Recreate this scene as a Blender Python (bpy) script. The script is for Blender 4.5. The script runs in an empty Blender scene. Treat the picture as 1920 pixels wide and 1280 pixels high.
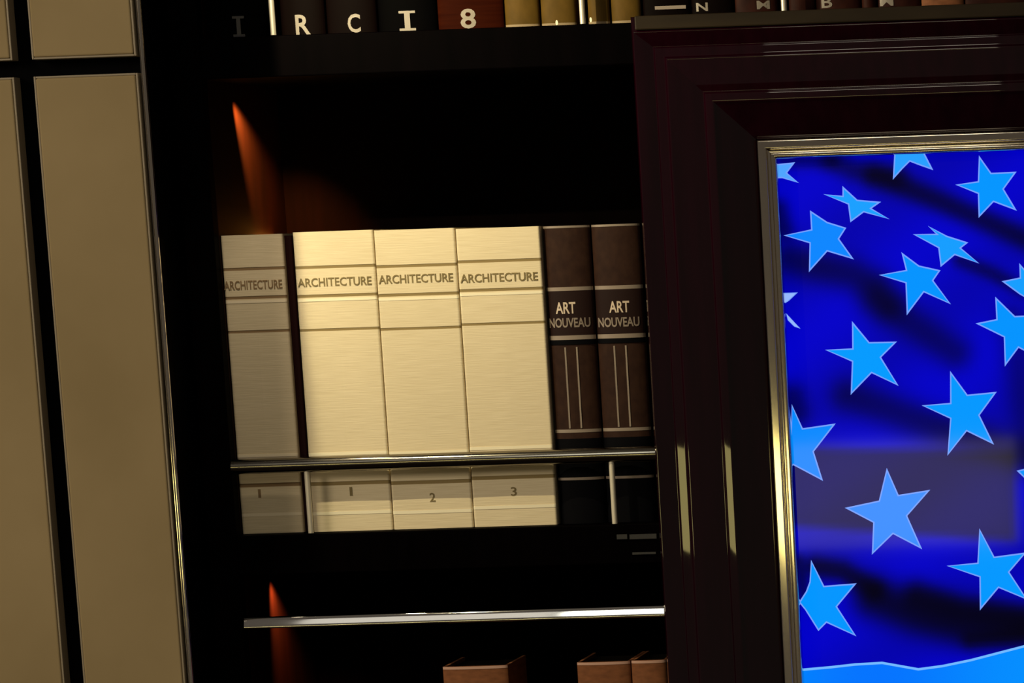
import bpy, bmesh, math, random
from mathutils import Vector
random.seed(4)
C = bpy.context.scene
COL = C.collection

# ---------------------------------------------------------------- camera
# the picture is an off-centre part of a wider view, hence the lens shift
TH, PH, RO = 0.0433, 0.1846, -0.0339
d = Vector((-math.sin(TH)*math.cos(PH), math.cos(TH)*math.cos(PH), -math.sin(PH)))
r0 = Vector((math.cos(TH), math.sin(TH), 0)); u0 = r0.cross(d)
rv = r0*math.cos(RO)+u0*math.sin(RO); uv = u0*math.cos(RO)-r0*math.sin(RO)
CEN = Vector((0, 0, 1.5))
ORG = CEN + Vector((0.9, -4.5, 0.10))
q_ = CEN-ORG; F = 1700*q_.dot(d)
CX = 960-F*q_.dot(rv)/q_.dot(d); CY = 640+F*q_.dot(uv)/q_.dot(d)
from mathutils import Matrix
cd = bpy.data.cameras.new('camera'); cam = bpy.data.objects.new('camera', cd); COL.objects.link(cam)
cd.sensor_width = 36; cd.lens = F/1920*36; cd.clip_end = 60
cd.shift_x = (960-CX)/1920; cd.shift_y = (CY-640)/1920
cam.matrix_world = Matrix(((rv.x, uv.x, -d.x, ORG.x), (rv.y, uv.y, -d.y, ORG.y), (rv.z, uv.z, -d.z, ORG.z), (0, 0, 0, 1)))
C.camera = cam
def P(px, py, Y=0.0):
    """the point of the vertical plane at depth Y that shows at a pixel"""
    v = d + rv*((px-CX)/F) - uv*((py-CY)/F)
    return ORG + v*((Y-ORG.y)/v.y)
def PX(p):
    q = p-ORG; z = q.dot(d)
    return CX+F*q.dot(rv)/z, CY-F*q.dot(uv)/z
def mirror(px, py, Y, dist):
    """where the view ray goes after a flat upright mirror at depth Y"""
    p = P(px, py, Y); v = p-ORG
    return Vector((p.x+v.x*dist/v.y, Y-dist, p.z+v.z*dist/v.y))

# ---------------------------------------------------------------- world, lights, exposure
w = bpy.data.worlds.new('world'); C.world = w; w.use_nodes = True
w.node_tree.nodes['Background'].inputs[0].default_value = (0.75, 0.62, 0.5, 1)
w.node_tree.nodes['Background'].inputs[1].default_value = 0.10
C.view_settings.view_transform = 'Standard'; C.view_settings.look = 'None'
C.view_settings.exposure = 0; C.view_settings.gamma = 1
C.view_settings.use_curve_mapping = False

def area(name, loc, target, sx, sy, radiance, col):
    l = bpy.data.lights.new(name, 'AREA'); l.shape = 'RECTANGLE'; l.size = sx; l.size_y = sy
    l.energy = radiance*math.pi*sx*sy; l.color = col
    o = bpy.data.objects.new(name, l); COL.objects.link(o); o.location = loc
    o.rotation_euler = (Vector(target)-Vector(loc)).to_track_quat('-Z', 'Y').to_euler(); return o
def spot(name, loc, dirn, size, blend, energy, col, rad=0.002):
    l = bpy.data.lights.new(name, 'SPOT'); l.spot_size = size; l.spot_blend = blend
    l.energy = energy; l.color = col; l.shadow_soft_size = rad
    o = bpy.data.objects.new(name, l); COL.objects.link(o); o.location = loc
    o.rotation_euler = Vector(dirn).to_track_quat('-Z', 'Y').to_euler(); return o
# unseen fill added at the left, softly brightens the panels and spines
area('fill_light', (-2.9, -2.6, 2.7), (-0.2, 0, 1.5), 1.3, 1.0, 13, (1, .84, .62))
# long low lit strip across the room: streaks in the lacquer and the metal at one height
a0 = mirror(270, 935, -.06, 5.2); a1 = mirror(1905, 935, -.06, 5.2); zt = mirror(1680, 828, -.06, 5.2).z; zb = mirror(1680, 1024, -.06, 5.2).z
area('strip_light', ((a0.x+a1.x)/2, a0.y, (zt+zb)/2), ((a0.x+a1.x)/2, 0, (zt+zb)/2), a1.x-a0.x, zt-zb, 4.4, (1, .83, .30))
# ceiling panels: streaks along the horizontal mouldings and rails
def ceiling(pa, pb, py, Y, z, deep, rad, col):
    xa, xb = mirror(pa, py, Y, 2.6).x, mirror(pb, py, Y, 2.6).x
    area('ceiling_light', ((xa+xb)/2, -2.6, z), ((xa+xb)/2, 0, 1.4), xb-xa, deep, rad, col)
ceiling(1400, 1850, 90, -.08, 3.1, .7, 6, (1, .88, .7))
ceiling(972, 1246, 1150, -.02, 2.75, .9, 2.6, (1, .98, .88))
ceiling(452, 950, 1160, -.02, 2.75, .9, .6, (1, .93, .82))
# unseen spot on the pale spines, half cone shaped to skip the first volume
k = P(556, 700)
spot('key_spot', (k.x, -.38, P(780, 430).z+.34), (1, 0, 0), math.pi, .04, 14.6, (1, .86, .52))

# ---------------------------------------------------------------- materials
def mat(name, col, rough=.5, metal=0, spec=.5, coat=0, emit=None):
    m = bpy.data.materials.new(name); m.use_nodes = True; b = m.node_tree.nodes['Principled BSDF']
    b.inputs['Base Color'].default_value = (*col, 1); b.inputs['Roughness'].default_value = rough
    b.inputs['Metallic'].default_value = metal; b.inputs['Specular IOR Level'].default_value = spec
    b.inputs['Coat Weight'].default_value = coat; b.inputs['Coat Roughness'].default_value = .04
    return m
def noisy(m, c1, c2, scale, detail=3, bump=0, dist=.001):
    nt = m.node_tree; N = nt.nodes; L = nt.links; b = N['Principled BSDF']
    tc = N.new('ShaderNodeTexCoord'); mp = N.new('ShaderNodeMapping'); mp.inputs['Scale'].default_value = scale
    nz = N.new('ShaderNodeTexNoise'); nz.inputs['Scale'].default_value = 1; nz.inputs['Detail'].default_value = detail
    rp = N.new('ShaderNodeValToRGB'); rp.color_ramp.elements[0].color = (*c1, 1); rp.color_ramp.elements[1].color = (*c2, 1)
    rp.color_ramp.elements[0].position = .3; rp.color_ramp.elements[1].position = .7
    L.new(tc.outputs['Object'], mp.inputs[0]); L.new(mp.outputs[0], nz.inputs[0]); L.new(nz.outputs[0], rp.inputs[0])
    L.new(rp.outputs[0], b.inputs['Base Color'])
    if bump:
        bp = N.new('ShaderNodeBump'); bp.inputs['Strength'].default_value = bump; bp.inputs['Distance'].default_value = dist
        L.new(nz.outputs[0], bp.inputs['Height']); L.new(bp.outputs[0], b.inputs['Normal'])
    return m
M = {}
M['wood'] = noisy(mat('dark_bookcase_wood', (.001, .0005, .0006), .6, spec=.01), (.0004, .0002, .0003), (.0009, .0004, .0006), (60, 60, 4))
M['side'] = noisy(mat('red_brown_side_wood', (.02, .006, .003), .5, spec=.1), (.0065, .0010, .0002), (.013, .0020, .0004), (60, 30, 4))
M['maho'] = noisy(mat('mahogany_lacquer', (.01, .001, .002),  .018, spec=.6), (.006, .0003, .0018), (.010, .0005, .003), (70, 70, 5))
M['chrome'] = mat('polished_metal', (.72, .66, .55), .07, 1)
M['satin'] = mat('satin_rail_metal', (.26, .24, .20), .13, 1)
M['post'] = mat('pale_post_metal', (.78, .72, .58), .35, .35)
M['maroon'] = mat('dark_gap_filler', (.016, .0025, .003), .6, spec=.1)  # shade of the gap between volumes, put into the colour
M['steel'] = mat('bright_steel', (.85, .84, .8), .05, 1)
M['panel'] = noisy(mat('tan_wall_fabric', (.4, .3, .15), .8, spec=.2), (.33, .245, .12), (.40, .30, .155), (6, 6, 5), 4)
M['rim'] = mat('panel_edge_metal', (.36, .30, .21), .35, .2)
M['black'] = mat('black_joint', (.0008, .0008, .0012), .6, spec=.02)
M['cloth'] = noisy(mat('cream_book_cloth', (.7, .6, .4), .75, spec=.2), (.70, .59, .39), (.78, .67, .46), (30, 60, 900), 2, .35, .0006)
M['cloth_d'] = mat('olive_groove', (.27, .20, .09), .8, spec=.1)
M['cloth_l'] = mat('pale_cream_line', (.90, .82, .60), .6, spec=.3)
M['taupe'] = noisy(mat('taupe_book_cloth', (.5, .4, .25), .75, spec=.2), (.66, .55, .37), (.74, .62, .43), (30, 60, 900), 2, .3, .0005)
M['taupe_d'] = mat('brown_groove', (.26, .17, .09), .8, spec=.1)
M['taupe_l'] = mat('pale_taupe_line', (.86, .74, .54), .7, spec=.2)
M['leather'] = noisy(mat('brown_leather', (.03, .015, .01), .6, spec=.1), (.022, .009, .006), (.034, .015, .009), (120, 120, 90), 4, .2, .0004)
M['label'] = mat('maroon_leather_label', (.016, .007, .006), .55, spec=.1)
M['navy'] = mat('blue_black_leather', (.0014, .0014, .0024), .6, spec=.05)
M['gilt'] = mat('worn_gilt', (.27, .215, .17), .45, .25)
M['gilt2'] = mat('bright_gilt', (.62, .50, .38), .45, .2)
M['ink'] = mat('olive_ink', (.22, .17, .08), .8, spec=.1)
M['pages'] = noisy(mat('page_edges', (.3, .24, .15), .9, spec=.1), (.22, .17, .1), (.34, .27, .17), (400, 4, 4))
M['blackbook'] = mat('black_leather', (.0007, .0006, .0007), .6, spec=.01)
M['dkbrown'] = mat('dark_brown_leather', (.0025, .001, .0008), .6, spec=.02)
M['rust'] = noisy(mat('rust_leather', (.05, .01, .004), .6, spec=.01), (.018, .0026, .0008), (.027, .0042, .0011), (20, 20, 260))
M['tan'] = noisy(mat('tan_leather', (.11, .07, .018), .6, spec=.08), (.070, .040, .006), (.105, .058, .009), (60, 20, 40))
M['tanline'] = mat('tan_foot_line', (.26, .19, .11), .6, spec=.2)
M['russet'] = noisy(mat('russet_leather', (.05, .01, .004), .6, spec=.08), (.012, .002, .0015), (.034, .008, .004), (60, 20, 40))
M['copper'] = noisy(mat('copper_brown_leather', (.3, .1, .05), .6, spec=.1), (.17, .065, .028), (.25, .095, .04), (90, 40, 200))
M['coppertop'] = mat('pale_head_band', (.55, .33, .25), .5, spec=.2)
M['gilt3'] = mat('dull_silver_gilt', (.20, .17, .135), .5, .1)
M['gilt4'] = mat('dim_gilt', (.05, .045, .045), .5, .1)
M['pages_d'] = noisy(mat('shaded_page_edges', (.03, .022, .014), .9, spec=.05), (.008, .006, .004), (.014, .01, .007), (400, 4, 4))  # darker copy of the page edges, shade of the lower shelf in the colour
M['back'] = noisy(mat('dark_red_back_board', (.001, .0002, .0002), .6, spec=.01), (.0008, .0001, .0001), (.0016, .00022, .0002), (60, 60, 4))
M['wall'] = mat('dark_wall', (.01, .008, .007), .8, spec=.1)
M['floor'] = noisy(mat('dark_wood_floor', (.02, .012, .008), .6, spec=.1), (.015, .009, .006), (.03, .018, .012), (4, 60, 4))

# ---------------------------------------------------------------- helpers
def link(name, bm, mats, parent=None, smooth=False, bevel=0, seg=2):
    me = bpy.data.meshes.new(name); bmesh.ops.recalc_face_normals(bm, faces=bm.faces)
    for e in bm.edges:
        if len(e.link_faces) == 2 and e.calc_face_angle(0) > .6: e.smooth = False
    bm.to_mesh(me); bm.free()
    for m in (mats if isinstance(mats, (list, tuple)) else [mats]): me.materials.append(M[m])
    o = bpy.data.objects.new(name, me); COL.objects.link(o); o.parent = parent
    if parent is not None: o.matrix_parent_inverse = Matrix.Translation(-parent.location)
    if smooth:
        for p in me.polygons: p.use_smooth = True
    if bevel:
        b = o.modifiers.new('bevel', 'BEVEL'); b.width = bevel; b.segments = seg; b.limit_method = 'ANGLE'
    return o
def box(bm, x0, x1, y0, y1, z0, z1, mi=0):
    v = [bm.verts.new(p) for p in ((x0, y0, z0), (x1, y0, z0), (x1, y1, z0), (x0, y1, z0), (x0, y0, z1), (x1, y0, z1), (x1, y1, z1), (x0, y1, z1))]
    for f in ((0, 3, 2, 1), (4, 5, 6, 7), (0, 1, 5, 4), (1, 2, 6, 5), (2, 3, 7, 6), (3, 0, 4, 7)):
        bm.faces.new([v[i] for i in f]).material_index = mi
def boxo(name, x0, x1, y0, y1, z0, z1, m, parent=None, bevel=0, seg=2):
    bm = bmesh.new(); box(bm, x0, x1, y0, y1, z0, z1); return link(name, bm, m, parent, bevel=bevel, seg=seg)
def rod(bm, a, b, r, n=20):
    a = Vector(a); b = Vector(b); ax = (b-a).normalized(); s = ax.orthogonal().normalized(); t = ax.cross(s)
    R = [[bm.verts.new(p+s*r*math.cos(6.28319*i/n)+t*r*math.sin(6.28319*i/n)) for i in range(n)] for p in (a, b)]
    for i in range(n):
        f = bm.faces.new((R[0][i], R[0][(i+1) % n], R[1][(i+1) % n], R[1][i])); f.smooth = True
    bm.faces.new(R[0]); bm.faces.new(R[1])
def empty(name, loc, label, cat, group=None):
    o = bpy.data.objects.new(name, None); COL.objects.link(o); o.location = loc; o.empty_display_size = .05
    return tag(o, label, cat, group)
def tag(o, label, cat, group=None):
    o['label'] = label; o['category'] = cat
    if group: o['group'] = group
    return o
def struct(o): o['kind'] = 'structure'; return o
def text(name, s, cx, cz, wid, hei, yfun, m, parent, bold=.0):
    if s == 'I':
        bm = bmesh.new(); yy = yfun(cx)
        for a, b, c, e in ((-.5, .5, -.5, -.38), (-.5, .5, .38, .5), (-.17, .17, -.38, .38)):
            box(bm, cx+a*wid, cx+b*wid, yy-.0006, yy+.002, cz+c*hei, cz+e*hei)
        return link(name, bm, m, parent)
    cu = bpy.data.curves.new(name, 'FONT'); cu.body = s; cu.offset = bold; cu.resolution_u = 3
    t = bpy.data.objects.new(name, cu); COL.objects.link(t)
    me = bpy.data.meshes.new_from_object(t.evaluated_get(bpy.context.evaluated_depsgraph_get()))
    bpy.data.objects.remove(t); bpy.data.curves.remove(cu)
    bm = bmesh.new(); bm.from_mesh(me); bpy.data.meshes.remove(me)
    xs = [v.co.x for v in bm.verts]; ys = [v.co.y for v in bm.verts]
    x0, x1, y0, y1 = min(xs), max(xs), min(ys), max(ys)
    bmesh.ops.subdivide_edges(bm, edges=bm.edges, cuts=1)
    base = list(bm.faces)
    for v in bm.verts:
        X = cx+((v.co.x-x0)/(x1-x0)-.5)*wid; Z = cz+((v.co.y-y0)/(y1-y0)-.5)*hei
        v.co = Vector((X, yfun(X)-.0004, Z))
    g = bmesh.ops.extrude_face_region(bm, geom=base)
    for e in g['geom']:
        if isinstance(e, bmesh.types.BMVert): e.co.y += .0007
    return link(name, bm, m, parent)

# ---------------------------------------------------------------- key dimensions
YS = -.02                                   # front plane of the shelves
x_open = P(416, 645, YS).x                  # left edge of the opening
x_fr = P(1221, 700, -.075).x                # outer left edge of the screen frame
x_div = x_fr+.003                  # left edge of the divider
z_mid = P(810, 991).z                       # top of the middle shelf
z_up = P(800, 58).z                         # top of the upper shelf
z_low = z_mid-(z_up-z_mid)                  # top of the lower shelf, below the picture
T = .044
YB = .30
YW = -.12                                   # face of the left wall panels
x_trim = P(308, 640, YW).x
z_fr = P(1630, 17, -.065).z                 # outer top edge of the frame
x_right = x_fr+1.75

# ---------------------------------------------------------------- setting
boxes = [('wall_back', -3, 3, .34, .44, 0, 3.2, 'wall'), ('floor', -3, 3, -3.5, .44, -.1, 0, 'floor')]
for n, *b, m in boxes: struct(boxo(n, *b, m))
struct(boxo('wall_left', -3, x_trim-.006, YW+.022, .34, 0, 3.2, 'black'))
bm = bmesh.new(); rod(bm, (x_trim-.0005, YW+.004, 0.0), (x_trim-.0005, YW+.004, 3.2), .0024, 14)
box(bm, x_trim-.004, x_trim+.0016, YW+.006, YW+.026, 0, 3.2)
struct(link('trim_1', bm, 'chrome'))

# left wall panels with a dark joint between them
xj = P(85, 640, YW).x; zj = P(160, 124, YW).z; jw = .0105; jh = .0088
xe = x_trim-.0065
labels = {(0, 0): 'tan fabric wall panel at the far left below the dark horizontal joint',
          (0, 1): 'tan wall panel sliver in the top left corner above the horizontal joint',
          (1, 0): 'tall tan fabric wall panel beside the dark bookcase below the horizontal joint',
          (1, 1): 'tan fabric wall panel beside the bookcase above the horizontal joint'}
for (i, j), lab in labels.items():
    x0, x1 = ((xj-.8, xj-jw), (xj+jw, xe))[i]; z0, z1 = ((.06, zj-jh), (zj+jh, 3.1))[j]
    t = empty('wall_panel', ((x0+x1)/2, YW+.02, z0), lab, 'wall panel', 'tan wall panels')
    boxo('fabric_face', x0+.0022, x1-.0022, YW, YW+.02, z0+.0022, z1-.0022, 'panel', t, .002, 3)
    bm = bmesh.new(); e = .0022; ya, yb = YW+.0012, YW+.022
    box(bm, x0, x0+e, ya, yb, z0, z1); box(bm, x1-e, x1, ya, yb, z0, z1)
    box(bm, x0+e, x1-e, ya, yb, z0, z0+e); box(bm, x0+e, x1-e, ya, yb, z1-e, z1)
    link('metal_edging', bm, 'rim', t, bevel=.0006)

# ---------------------------------------------------------------- bookcase
case = empty('bookcase', (x_open, .1, 0), 'dark wooden bookcase with black shelves between tan wall panels and screen', 'bookcase')
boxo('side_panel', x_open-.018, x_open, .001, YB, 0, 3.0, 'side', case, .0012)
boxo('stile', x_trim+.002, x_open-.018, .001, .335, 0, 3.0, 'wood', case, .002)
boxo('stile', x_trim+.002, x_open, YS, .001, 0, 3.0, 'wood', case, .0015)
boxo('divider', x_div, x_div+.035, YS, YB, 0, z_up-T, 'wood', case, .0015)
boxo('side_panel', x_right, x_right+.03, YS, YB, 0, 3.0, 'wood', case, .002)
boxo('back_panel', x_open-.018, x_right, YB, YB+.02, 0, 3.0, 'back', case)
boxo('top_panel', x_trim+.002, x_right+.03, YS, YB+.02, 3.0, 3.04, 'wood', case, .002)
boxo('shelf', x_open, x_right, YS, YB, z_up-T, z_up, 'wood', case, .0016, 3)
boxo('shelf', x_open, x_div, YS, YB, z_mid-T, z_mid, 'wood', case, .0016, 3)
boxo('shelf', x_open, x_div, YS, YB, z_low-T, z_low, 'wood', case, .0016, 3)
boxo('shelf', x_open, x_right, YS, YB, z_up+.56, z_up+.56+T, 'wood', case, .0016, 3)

M['plate'] = mat('dull_grey_plate', (.035, .034, .034), .5, .3)
bm = bmesh.new()
for a, b, y0, y1 in ((1157, 1176, 1001, 1010), (1181, 1231, 1000, 1009), (1186, 1230, 1034, 1038)):
    p0, p1 = P(a, y1, YS), P(b, y0+.0, YS); box(bm, p0.x, p1.x, YS-.0015, YS+.001, p1.z-(y1-y0)/1700, p1.z)
link('label_plate', bm, 'plate', case)
# gallery rails in front of the books
def gallery(za, x1, posts, z0, lab, extra=()):
    t = empty('gallery_rail', ((x_open+x1)/2, YS, z0), lab, 'rail', 'metal rails in front of the books')
    bm = bmesh.new(); rod(bm, (x_open+.0006, YS+.004, za), (x1-.0006, YS+.004, za), .0084, 28); link('rail', bm, 'satin', t)
    for px in posts:
        bm = bmesh.new(); rod(bm, (px, YS+.003, z0+.0005), (px, YS+.003, za-.005), .0031, 14); link('post', bm, 'post', t)
za = P(830, 863, YS).z
gallery(za, x_div, (P(578, 940, YS).x, P(1149, 925, YS).x), z_mid,
        'polished metal rail on two slim posts in front of the cream volumes')
gallery(z_up+(za-z_mid), x_right, (P(510, 40, YS).x, P(1091, 25, YS).x, P(1469, 5, YS).x), z_up,
        'upper metal rail whose slim posts stand among the top row of books')

# bright flat rail across the lower opening
zr = P(850, 1157, YS).z
bm = bmesh.new(); n = 24; sec = []
for i in range(n):
    a = 6.28319*i/n; cs, sn = math.cos(a), math.sin(a)
    sec.append((.004*math.copysign(abs(cs)**.5, cs), .0064*math.copysign(abs(sn)**.6, sn)))
R = [[bm.verts.new((x, YS+.006+p+q*.33, zr+q)) for p, q in sec] for x in (x_open+.0006, x_div-.0006)]
for i in range(n): bm.faces.new((R[0][i], R[0][(i+1) % n], R[1][(i+1) % n], R[1][i])).smooth = True
bm.faces.new(R[0]); bm.faces.new(R[1])
tag(link('metal_bar', bm, 'steel'), 'bright flat steel bar across the opening below the middle shelf', 'bar')

# ---------------------------------------------------------------- books
def book(name, x0, x1, z0, z1, yf, depth, mats, bands, sag, lab, cat='book', group=None, flat=True, pg='pages'):
    """bands: (z_low, z_high, material index, lift); mats[0] is the cloth"""
    t = empty(name, ((x0+x1)/2, yf, z0), lab, cat, group)
    xc = (x0+x1)/2; hw = (x1-x0)/2; th = .0032
    if flat:
        r = min(.0026, hw*.4); spine = [(-hw, r)]+[(-hw+r*(1-math.cos(a)), r*(1-math.sin(a))) for a in (.4, .8, 1.2)]
        spine += [(-hw+r, 0), (0, -.0004), (hw-r, 0)]+[(hw-r*(1-math.cos(a)), r*(1-math.sin(a))) for a in (1.2, .8, .4)]+[(hw, r)]
    else:
        N = 14; spine = [(hw*math.sin(k*math.pi/N-math.pi/2), sag*(1-math.cos(k*math.pi/N-math.pi/2)**1.2)) for k in range(N+1)]
    def yfun(X):
        q = X-xc
        if flat: return yf-.0004
        for a, b in zip(spine, spine[1:]):
            if a[0] <= q <= b[0]: return yf+a[1]+(b[1]-a[1])*(q-a[0])/(b[0]-a[0]+1e-9)
        return yf+sag
    sm = spine[-1][1]+.002
    outline = [(-hw, depth)]+spine+[(hw, depth), (hw-th, depth), (hw-th, sm), (-hw+th, sm), (-hw+th, depth)]
    ns = (1, len(spine))
    zs = sorted({z0, z1, *[b[0] for b in bands], *[b[1] for b in bands]})
    rows = []
    for za_, zb_ in zip(zs, zs[1:]):
        mi, li = 0, 0
        for b in bands:
            if b[0] <= (za_+zb_)/2 <= b[1]: mi, li = b[2], b[3]
        rows.append((za_, zb_, mi, li))
    bm = bmesh.new(); prev = None
    for za_, zb_, mi, li in rows:
        ring = []
        for z in (za_, zb_):
            ring.append([bm.verts.new((xc+a, yf+b-(li if ns[0]+1 <= k < ns[1] else 0), z)) for k, (a, b) in enumerate(outline)])
        n = len(outline)
        for k in range(n):
            f = bm.faces.new((ring[0][k], ring[0][(k+1) % n], ring[1][(k+1) % n], ring[1][k]))
            if ns[0] <= k < ns[1]:
                f.material_index = mi; f.smooth = not flat
        if prev is None: bm.faces.new(ring[0])
        else:
            for k in range(n): 
                if ns[0]+1 <= k < ns[1] or k == ns[0]:
                    vs = [prev[k], prev[(k+1) % n], ring[0][(k+1) % n], ring[0][k]]
                    if (vs[0].co-vs[3].co).length+(vs[1].co-vs[2].co).length > 1e-6: 
                        try: bm.faces.new(vs)
                        except ValueError: pass
        prev = ring[1]
    bm.faces.new(prev)
    bmesh.ops.remove_doubles(bm, verts=bm.verts, dist=1e-6)
    link('cover', bm, mats, t)
    boxo('pages', xc-hw+th+.0003, xc+hw-th-.0003, yf+sm+.0005, yf+depth-.005, z0+.004, z1-.004, pg, t)
    return t, yfun, xc
def zz(px, py): return P(px, py).z
def strip(xpx, y0, y1, mi, lift=.0003): return (zz(xpx, y1), zz(xpx, y0), mi, lift)

# the cream set: (left px at y 700, right, px centre x high, top y, ...)
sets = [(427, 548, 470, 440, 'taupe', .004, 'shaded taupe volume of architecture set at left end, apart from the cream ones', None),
        (567, 717, 624, 433, 'cloth', 0, 'cream architecture volume marked 1, leftmost of the brightly lit ones', '1'),
        (718.5, 869.5, 776, 429.5, 'cloth', 0, 'cream architecture volume marked 2, middle of the brightly lit ones', '2'),
        (871, 1028, 930, 426.5, 'cloth', 0, 'cream architecture volume marked 3, beside the dark art books', '3')]
GA = 'architecture volumes on the middle shelf'
for i, (l, r, cx, ty, m, rec, lab, num) in enumerate(sets):
    x0, x1 = P(l, 700, rec).x, P(r, 700, rec).x; z1 = zz(cx, ty)
    x0 = max(x0, x_open+.0008)
    q = (7, 3, 1, -8)[i]                           # where the marks sit, seen at this volume
    B = [strip(cx, 494+q, 499.5+q, 1, -.0004), strip(cx, 548+q, 553.5+q, 1, -.0004), strip(cx, 556+q, 561+q, 2, .0004),
         strip(cx, 612+q, 617+q, 1, -.0004), strip(cx+20, 844+q, 850+q, 2, .0004), strip(cx+22, 899+q, 906+q, 1, -.0004), strip(cx+25, 955+q, 961+q, 2, .0004)]
    mm = [m, m+'_d', m+'_l']
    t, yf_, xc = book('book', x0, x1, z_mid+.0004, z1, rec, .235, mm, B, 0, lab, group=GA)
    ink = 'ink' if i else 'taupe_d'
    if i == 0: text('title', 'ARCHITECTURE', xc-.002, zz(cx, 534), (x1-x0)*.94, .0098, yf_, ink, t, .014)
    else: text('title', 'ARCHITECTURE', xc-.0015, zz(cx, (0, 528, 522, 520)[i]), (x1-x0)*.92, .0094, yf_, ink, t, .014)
    if i:
        zc = zz(cx+30, (921, 932, 921)[i-1])
        text('volume_number', num, xc+(.0005, .001, .0)[i-1], zc, .0062 if i > 1 else .003, .0098, yf_, ink, t, .01)
    else: text('volume_number', '1', xc-.012, zz(490, 925), .003, .0095, yf_, ink, t, .01)
book('book', P(550, 700, .012).x, P(565, 700, .012).x, z_mid+.0004, zz(553, 441), .012, .22, ['maroon'], [], 0, 'added dark strip standing for the shaded gap between the taupe and cream volumes')  # added filler, its dark colour stands for the shade in the gap
# the two leather art books
for i, (l, r, cx, ty, lab) in enumerate([(1031, 1118.5, 1062, 423, 'dark brown leather art book with gilt lines beside the cream volumes'),
                                         (1121.5, 1212, 1152, 420, 'dark brown leather art book with gilt lines at the right end by the frame')]):
    x0, x1 = P(l, 700).x, P(r, 700).x; z1 = zz(cx, ty); q = -3*i
    B = [(z_mid+.0004, zz(cx+25, 822+q), 3, 0), strip(cx, ty, ty+4, 1, .0004), strip(cx, 538+q, 545+q, 1, .0007), strip(cx, 545+q, 629+q, 2, .0005), strip(cx, 629+q, 637+q, 1, .0007),
         strip(cx, 637+q, 646+q, 3, .001), strip(cx+12, 805+q, 811+q, 1, .0004), strip(cx+18, 895+q, 900+q, 1, .0004)]
    t, yf_, xc = book('book', x0, x1, z_mid+.0004, z1, .002, .22, ['leather', 'gilt', 'label', 'navy'], B, .009, lab, group='leather art books', flat=False)
    f2 = lambda X, g=yf_: g(X)-.0006
    text('title', 'ART', xc-.0045+.005*i, zz(cx, 577+q*.6), .0225, .0125, f2, 'gilt2', t, .02)
    text('title', 'NOUVEAU', xc-.0015, zz(cx, 605+q*.4), .046, .0105, f2, 'gilt', t, .022)
    bm = bmesh.new()
    for off in (-13, 9):
        X = xc+off/1700; Y = yf_(X); box(bm, X-.0009, X+.0009, Y-.0007, Y+.002, zz(cx+12, 803+q), zz(cx, 651+q))
    link('gilt_line', bm, 'gilt', t)
# top row
def toprow(l, r, h, m, glyph=None, lab='', py=40, yf=.0, gm='gilt', foot=None, flat=False, gy=48, group='books on the top shelf', lines=()):
    x0, x1 = P(l, py).x, P(r, py).x
    B = []
    if foot: B.append((z_up+.0004, z_up+.0034, 1, .0003))
    B.append((z_up+h*.62, z_up+h*.63, 1, .0004)); B.append((z_up+h*.86, z_up+h*.87, 1, .0004))
    t, yf_, xc = book('book', x0, x1, z_up+.0004, z_up+h, yf, .2, [m, foot or 'gilt'], B, .006, lab, group=group, flat=flat)
    if glyph:
        s, gx, gyy, gw, gh = glyph; p = P(gx, gyy)
        text('gilt_mark', s, p.x, max(p.z, z_up+gh/2+.001), gw, gh, yf_, gm, t, .02)
    for (a, b, yy) in lines:
        bm = bmesh.new(); X0, X1 = P(a, yy).x, P(b, yy).x; Y = min(yf_(X0), yf_(X1)); z = P(a, yy).z
        box(bm, X0, X1, yf_((X0+X1)/2)-.0006, Y+.002, z-.0018, z+.0018); link('gilt_line', bm, 'gilt', t)
toprow(390, 497, .29, 'blackbook', ('I', 448, 56, .013, .022), 'black book at the left end of the top shelf with a dim mark', gm='gilt4')
toprow(524, 607, .30, 'dkbrown', ('R', 568, 51, .016, .021), 'dark book on the top shelf just right of the slim post', gm='gilt3')
toprow(611, 704, .30, 'dkbrown', ('C', 664, 46, .014, .020), 'dark book on the top shelf, second right of the slim post', gm='gilt3')
toprow(708, 817, .29, 'blackbook', ('I', 764, 42, .018, .021), 'black book with pale mark beside the rust book on top shelf', gm='gilt3')
toprow(820, 943, .28, 'rust', ('8', 878, 38, .017, .021), 'wide rust red book with pale square mark on the top shelf', gm='gilt3')
toprow(946, 1010, .25, 'tan', None, 'tan book on top shelf directly beside the wide rust one', foot='tanline')
toprow(1014, 1079, .25, 'tan', ('.', 1044, 43, .0028, .0055), 'tan book on top shelf with a tiny pale dot at its foot', foot='tanline', gm='cloth_l')
toprow(1102, 1142, .25, 'tan', ('.', 1107, 37, .0028, .0055), 'narrow tan book on top shelf just right of the second post', foot='tanline', gm='cloth_l')
toprow(1146, 1201, .25, 'tan', None, 'tan book on top shelf above the corner of the mahogany frame', foot='tanline')
G2 = 'books above the screen frame'
toprow(1204, 1293, .27, 'dkbrown', None, 'dark book above the frame with a gilt foot line next to tan book', py=10, lines=((1228, 1286, 15),), group=G2)
toprow(1295, 1374, .27, 'dkbrown', ('N', 1316, 13, .013, .009), 'dark book above the frame with one small gilt mark, second from tan book', py=10, gm='gilt3', group=G2)
toprow(1377, 1456, .27, 'russet', ('M', 1431, 9, .014, .009), 'dark red book above the frame just left of a slim post', py=10, gm='gilt3', group=G2)
toprow(1478, 1526, .27, 'russet', None, 'narrow dark red book above the frame just right of a slim post', py=5, group=G2)
toprow(1529, 1612, .27, 'russet', ('B', 1550, 4, .012, .012), 'russet book above the frame with a bright square gilt mark', py=5, gm='gilt3', group=G2)
toprow(1615, 1642, .26, 'russet', None, 'slim russet book above the frame between two gilt marked books', py=5, group=G2)
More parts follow.
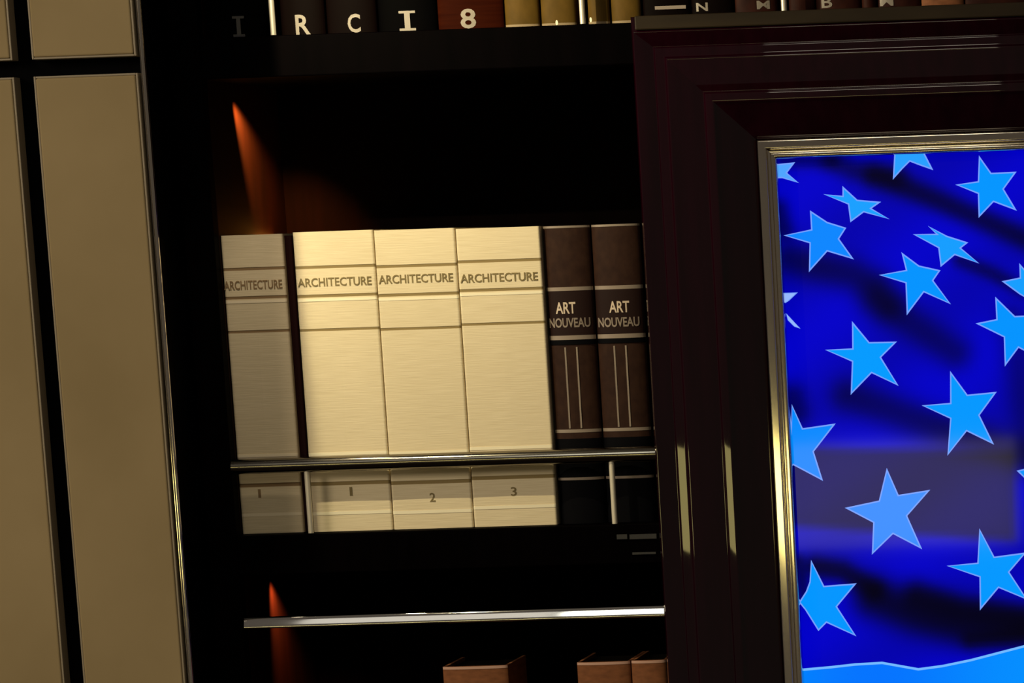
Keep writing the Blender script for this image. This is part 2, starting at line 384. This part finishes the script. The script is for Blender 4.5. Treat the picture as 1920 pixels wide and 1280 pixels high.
toprow(1645, 1724, .27, 'russet', ('M', 1662, 2, .015, .010), 'russet book above the frame with the rightmost gilt mark', py=5, gm='gilt3', group=G2)
toprow(1727, 1806, .27, 'copper', None, 'copper brown book above the frame, second from the right edge', py=5, group=G2)
toprow(1809, 1935, .27, 'russet', None, 'broad russet book above the frame at the right edge', py=5, group=G2)
# lower row, only the heads show
for l, r, ty, lab in [(828, 950, 1249, 'copper brown book standing alone on the lower shelf, only its head showing'),
                      (1080, 1180, 1241, 'copper brown book at the lower right, left of the narrower one'),
                      (1182, 1247, 1238, 'narrow copper brown book at the lower right beside the frame')]:
    x0, x1 = P(l, ty).x, P(r, ty).x; x1 = min(x1, x_div-.001); z1 = P((l+r)/2, ty).z
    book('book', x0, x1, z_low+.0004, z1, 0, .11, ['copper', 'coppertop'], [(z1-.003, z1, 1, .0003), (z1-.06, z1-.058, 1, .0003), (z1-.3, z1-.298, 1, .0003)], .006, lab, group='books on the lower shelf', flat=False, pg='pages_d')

# ---------------------------------------------------------------- framed screen
tv = empty('framed_television', (x_fr+.8, -.02, z_fr-1.0), 'lit screen showing a starry blue flag in a wide mahogany frame', 'television')
IW = .13                                    # width of the wooden rails
xi = P(1438, 640, -.060).x; IW = xi-x_fr
zi = P(1600, 256, -.060).z; IH = z_fr-zi
def rounded(pts, r, n=5):
    out = [pts[0]]
    for p, q, t in zip(pts, pts[1:], pts[2:]):
        p, q, t = Vector(p), Vector(q), Vector(t)
        k = min(r, (q-p).length*.45, (t-q).length*.45); A = q+(p-q).normalized()*k; B = q+(t-q).normalized()*k
        for i in range(n+1):
            e = i/n; v = A*(1-e)**2+q*2*e*(1-e)+B*e*e; out.append((v.x, v.y))
    return out+[pts[-1]]
prof = [(0, 0)]+rounded([(0, .001), (0, .058), (.003, .0675), (.0232, .0600), (.0246, .062), (.0346, .062), (.0370, .0655), (.0738, .0545), (.0752, .0585),
        (.0842, .0585), (.087, .056), (.121, .040), (IW-.001, .037)], .0016)+[(IW, .034), (IW, 0)]
def fz(u):
    T_ = [(0, 0), (.003, .016), (.030, .038), (IW, IH), (9, 9*IH/IW)]
    for a, b in zip(T_, T_[1:]):
        if u <= b[0]+1e-9: return a[1]+(b[1]-a[1])*(u-a[0])/(b[0]-a[0])
xo1 = x_fr+2*IW+1.28; zo1 = z_fr-2*IH-.80
YF = -.022
def ringmesh(prof, x0, x1, z0, z1, ks, kz, side):
    """one mitred rail; x0,x1,z0,z1 outer rectangle (z1 top)"""
    bm = bmesh.new(); A = []; Bq = []
    for u, h in prof:
        ux, uz = u, (kz(u) if callable(kz) else u)
        c = {'l': ((x0+ux, z0+uz), (x0+ux, z1-uz)), 't': ((x0+ux, z1-uz), (x1-ux, z1-uz)),
             'r': ((x1-ux, z1-uz), (x1-ux, z0+uz)), 'b': ((x1-ux, z0+uz), (x0+ux, z0+uz))}[side]
        A.append(bm.verts.new((c[0][0], YF-h, c[0][1]))); Bq.append(bm.verts.new((c[1][0], YF-h, c[1][1])))
    n = len(prof)
    for k in range(n):
        f = bm.faces.new((A[k], A[(k+1) % n], Bq[(k+1) % n], Bq[k])); f.smooth = 1 < k < n-3
    bm.faces.new(A); bm.faces.new(Bq); return bm
for s in 'ltrb': link('frame_rail', ringmesh(prof, x_fr, xo1, zo1, z_fr, 1, fz, s), 'maho', tv)
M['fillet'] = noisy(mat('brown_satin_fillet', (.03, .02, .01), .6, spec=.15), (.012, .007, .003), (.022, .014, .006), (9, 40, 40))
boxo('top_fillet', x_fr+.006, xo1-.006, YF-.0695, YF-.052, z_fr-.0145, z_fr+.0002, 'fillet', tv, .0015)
tw = .0205
p2 = [(0, 0)]+rounded([(0, .001), (0, .0395), (.0012, .0415), (.0095, .0415), (.0112, .0375), (.0138, .0372), (.0148, .0390), (.0185, .0390), (tw, .0365), (tw, .001)], .0009, 4)+[(tw, 0)]
for s in 'ltrb': link('metal_trim', ringmesh(p2, x_fr+IW, xo1-IW, zo1+IH, z_fr-IH, 1, 1, s), 'chrome', tv)
# the picture on the screen
ysc = YF-.026
def lin(c): return tuple((v/255/12.92 if v/255 <= .04045 else ((v/255+.055)/1.055)**2.4) for v in c)
folds = [([(1640, 330), (1700, 352), (1767, 379), (1860, 420), (1920, 447), (2100, 520)], 17, 1.1), ([(1458, 392), (1468, 430)], 16, .8),
         ([(1560, 300), (1600, 318), (1680, 330)], 18, .8), ([(1470, 300), (1560, 302)], 12, .6),
         ([(1480, 485), (1530, 500), (1600, 515), (1640, 535), (1665, 570)], 26, .8), ([(1640, 560), (1700, 600), (1760, 640), (1790, 660)], 26, .65),
         ([(1800, 488), (1860, 512), (1920, 545)], 12, .7), ([(1900, 600), (1920, 760), (1930, 860)], 26, .45),
         ([(1590, 742), (1680, 772), (1760, 800), (1915, 850), (2100, 890)], 27, .75),
         ([(1530, 1062), (1580, 1070), (1640, 1105)], 16, 1.3), ([(1640, 1120), (1720, 1150), (1800, 1172), (1930, 1178), (2100, 1180)], 30, 1.5),
         ([(1720, 1115), (1800, 1140), (1930, 1160)], 20, 1.2), ([(1820, 1200), (1930, 1188)], 14, 1.0),
         ([(1485, 745), (1492, 770)], 22, .7), ([(1498, 1050), (1508, 1120)], 10, .7)]
def segd(p, a, b):
    vx, vy = b[0]-a[0], b[1]-a[1]; t = max(0, min(1, ((p[0]-a[0])*vx+(p[1]-a[1])*vy)/(vx*vx+vy*vy)))
    return math.hypot(p[0]-a[0]-t*vx, p[1]-a[1]-t*vy)
SE = [(1515, 1253), (1603, 1243), (1654, 1240), (1722, 1252), (1767, 1246), (1820, 1235), (1870, 1222), (1920, 1209), (2100, 1165), (2500, 1050), (3900, 800)]
def edge(x):
    if x <= SE[0][0]: return SE[0][1]+(SE[0][0]-x)*.02
    for a, b in zip(SE, SE[1:]):
        if a[0] <= x <= b[0]: return a[1]+(b[1]-a[1])*(x-a[0])/(b[0]-a[0])
    return SE[-1][1]
def blue(px, py):
    v = 0.0
    for pts, wd, s in folds:
        dd = min(segd((px, py), a, b) for a, b in zip(pts, pts[1:])); v += s*math.exp(-(dd/wd)**2*.7)
    # the picture is navy in one level patch
    sm = lambda a, b, x: (lambda t: t*t*(3-2*t))(max(0, min(1, (x-a)/(b-a))))
    top = 836+.02*(px-1500); bot = 985+.07*(px-1500)
    v += .72*sm(top-8, top+16, py)*(1-sm(bot-12, bot+12, py))*(1-sm(1890, 1915, px))
    k = math.exp(-v*1.0)
    return (0.0, 0.0, (.50+.08*math.sin(px/60+py/45))*k*k+.004)
xs0, xs1 = x_fr+IW+tw-.003, xo1-IW-tw+.003; zs0, zs1 = zo1+IH+tw-.003, z_fr-IH-tw+.003
bm = bmesh.new(); col = bm.loops.layers.float_color.new('picture')
nx, nz = 190, 130; g = []
# finer where it is looked at: even grid over the whole glass
for j in range(nz+1):
    row = []
    for i in range(nx+1):
        row.append(bm.verts.new((xs0+(xs1-xs0)*(i/nx)**1.25, ysc, zs1+(zs0-zs1)*j/nz)))
    g.append(row)
cache = {}
def colof(v):
    if v not in cache:
        px, py = PX(v.co); e = edge(px)
        cache[v] = blue(px, py)
    return cache[v]
for j in range(nz):
    for i in range(nx):
        f = bm.faces.new((g[j][i], g[j+1][i], g[j+1][i+1], g[j][i+1]))
        for lp in f.loops: lp[col] = (*colof(lp.vert), 1)
for (a, b) in (((xs0, zs0), (xs1, zs1)),):
    v = [bm.verts.new((x, ysc+.004, z)) for x, z in ((a[0], a[1]), (b[0], a[1]), (b[0], b[1]), (a[0], b[1]))]
    f = bm.faces.new(v)
    for lp in f.loops: lp[col] = (0, 0, 0, 1)
def patch(pts, c, lift):
    vs = [bm.verts.new((P(x, y, ysc).x, ysc-lift, P(x, y, ysc).z)) for x, y in pts]
    f = bm.faces.new(vs)
    cc = c if callable(c) else (lambda q: c)
    for lp in f.loops: lp[col] = (*cc(lp.vert.co), 1)
    return f
def shrink(pts, k):
    """move every side inward by k px"""
    n = len(pts); ar = sum(pts[i][0]*pts[(i+1) % n][1]-pts[(i+1) % n][0]*pts[i][1] for i in range(n)); s = 1 if ar > 0 else -1
    out = []
    for i in range(n):
        p, q, r = pts[i-1], pts[i], pts[(i+1) % n]
        def nrm(a, b):
            L = math.hypot(b[0]-a[0], b[1]-a[1]) or 1; return (-(b[1]-a[1])/L*s, (b[0]-a[0])/L*s)
        n1, n2 = nrm(p, q), nrm(q, r); dn = 1+n1[0]*n2[0]+n1[1]*n2[1]
        m = (n1[0]+n2[0])/max(dn, .22), (n1[1]+n2[1])/max(dn, .22)
        out.append((q[0]+m[0]*k, q[1]+m[1]*k))
    return out
def star(ox, oy, pts, c=(0, 148, 255), cut=False, rim=2.6):
    q = [(ox+x/3.368, oy+y/3.368) for x, y in pts] if not cut else pts
    patch(q, lin((118, 160, 255)), .00025)
    patch(shrink(q, rim), lin(c), .0005)
A_, B_, C_ = (1440, 260), (1440, 600), (1440, 900)
star(0, 0, [(1452, 308), (1491, 304), (1476, 324), (1498, 343), (1467, 334), (1452, 334)], (80, 165, 255), True)
star(0, 0, [(1677, 284), (1732, 284), (1750, 319), (1727, 311), (1706, 303), (1692, 317), (1674, 337)], (40, 160, 255), True)
star(*A_, [(470, 298), (565, 385), (715, 398), (655, 440), (768, 508), (605, 465), (520, 528), (505, 415), (350, 350), (470, 360)], (25, 160, 255))
star(*A_, [(265, 452), (375, 525), (495, 562), (450, 632), (543, 762), (375, 712), (258, 843), (262, 660), (98, 610), (272, 572)], (10, 135, 255))
star(*A_, [(842, 716), (955, 800), (1090, 830), (1045, 895), (1155, 1045), (985, 970), (876, 1115), (868, 912), (700, 860), (870, 828)], (0, 148, 255))
star(*A_, [(1010, 550), (1130, 612), (1265, 655), (1220, 690), (1335, 788), (1180, 735), (1090, 810), (1075, 690), (915, 603), (1060, 600)], (20, 158, 255))
star(*A_, [(1332, 105), (1410, 215), (1570, 208), (1490, 318), (1572, 455), (1425, 400), (1330, 500), (1325, 348), (1183, 290), (1325, 268)], (0, 150, 255))
star(0, 0, [(1466, 549), (1496, 548), (1479, 564), (1466, 572)], (150, 185, 255), True, 1.5)
star(0, 0, [(1474, 587), (1501, 616), (1489, 612), (1477, 600)], (150, 185, 255), True, 1)
star(*B_, [(530, 5), (640, 138), (815, 135), (715, 235), (825, 415), (655, 335), (522, 472), (530, 262), (360, 187), (532, 178)], (0, 155, 255))
star(*B_, [(1150, 320), (1260, 470), (1445, 452), (1337, 600), (1428, 786), (1255, 702), (1133, 856), (1150, 622), (970, 538), (1150, 522)], (0, 152, 255))
star(*B_, [(150, 530), (220, 682), (428, 652), (290, 830), (348, 1015), (178, 925), (140, 905)], (5, 138, 255))
star(*C_, [(750, -78), (825, 92), (1025, 60), (880, 225), (974, 436), (790, 340), (656, 470), (664, 268), (484, 174), (700, 128)], (45, 140, 255))
star(*C_, [(1335, 303), (1430, 482), (1632, 455), (1525, 580), (1640, 756), (1457, 680), (1338, 822), (1335, 612), (1128, 540), (1322, 520)], (0, 152, 255))
star(*C_, [(272, 502), (355, 666), (560, 650), (437, 798), (558, 985), (370, 900), (318, 952), (235, 820), (195, 770), (240, 700), (262, 640)], (0, 150, 255))
star(0, 0, [(1866, 556), (1903, 592), (1955, 590), (1930, 622), (1948, 672), (1910, 652), (1884, 687), (1882, 632), (1829, 606), (1868, 598)], (0, 148, 255), True)
star(0, 0, [(1911, 493), (1935, 520), (1975, 522), (1950, 545), (1960, 585), (1930, 562), (1912, 552), (1878, 527), (1912, 520)], (20, 158, 255), True)
star(0, 0, [(1935, 845), (1950, 878), (1990, 880), (1965, 905), (1975, 945), (1945, 925), (1925, 900), (1906, 882), (1932, 876)], (0, 148, 255), True)
for sx, sy in ((2030, 330), (2110, 480), (2040, 700), (2150, 660), (2120, 860), (2060, 1000), (2170, 1060), (2230, 400), (2280, 760), (2300, 960)):
    star(0, 0, [(sx+(52 if k % 2 == 0 else 21)*math.sin(k*.62832+.1), sy-(62 if k % 2 == 0 else 25)*math.cos(k*.62832+.1)) for k in range(10)], cut=True)
# pale stripes of the flag below the blue field
for k in range(2):
    tops = [x for x in (1500, 1560, 1603, 1654, 1690, 1722, 1767, 1820, 1870, 1920, 2010, 2100, 2300, 2500, 2900, 3300)]
    for a, b in zip(tops, tops[1:]):
        ea, eb = edge(a)+k*180, edge(b)+k*180; hh = 92
        def clampx(q): return q
        c = lin((0, 142, 255)) if k == 0 else lin((0, 140, 250))
        def cc(co, c=c):
            px, py = PX(co); s = .82+.18*math.sin(px/95); return (c[0], c[1]*s, c[2])
        if P(b, eb+hh, ysc).z < zs0 or P(b, eb, ysc).x > xs1-.0: continue
        patch([(a, ea), (b, eb), (b, eb+hh), (a, ea+hh)], cc, .00025)
        patch([(a, ea), (b, eb), (b, eb+4.5), (a, ea+4.5)], lin((115, 185, 255)), .0005)
m = bpy.data.materials.new('screen_picture'); m.use_nodes = True; b = m.node_tree.nodes['Principled BSDF']
b.inputs['Base Color'].default_value = (.004, .003, .004, 1); b.inputs['Roughness'].default_value = .04; b.inputs['Specular IOR Level'].default_value = .10
at = m.node_tree.nodes.new('ShaderNodeAttribute'); at.attribute_name = 'picture'
m.node_tree.links.new(at.outputs['Color'], b.inputs['Emission Color']); b.inputs['Emission Strength'].default_value = 1.0
M['screen'] = m
for f in bm.faces: f.normal_update()
me = bpy.data.meshes.new('screen')
for f in bm.faces:
    if f.normal.y > 0: f.normal_flip()
bm.to_mesh(me); bm.free(); me.materials.append(m)
so = bpy.data.objects.new('screen', me); COL.objects.link(so); so.parent = tv; so.matrix_parent_inverse = Matrix.Translation(-tv.location)
bm = bmesh.new(); box(bm, x_fr+.03, xo1-.03, YF-.016, YF-.0005, zo1+.03, z_fr-.03); link('back_cover', bm, 'black', tv)

# ---------------------------------------------------------------- warm lamps inside the shelves, washing the side panel
spot('warm_spot', (x_open+.012, .085, z_up-T-.008), (-.03, 1.0, -1), math.radians(50), 1, 36, (1, .42, .08), .003)
spot('warm_spot', (x_open+.012, .10, z_mid-T-.006), (-.01, .45, -1), math.radians(68), 1, 8, (1, .34, .10), .003)
# unseen spot added to brighten the head of the first volume
spot('warm_spot', (P(486, 440).x, -.16, P(486, 440).z+.22), (0, .16, -.36), math.radians(44), 1, 1.9, (1, .84, .60), .01)
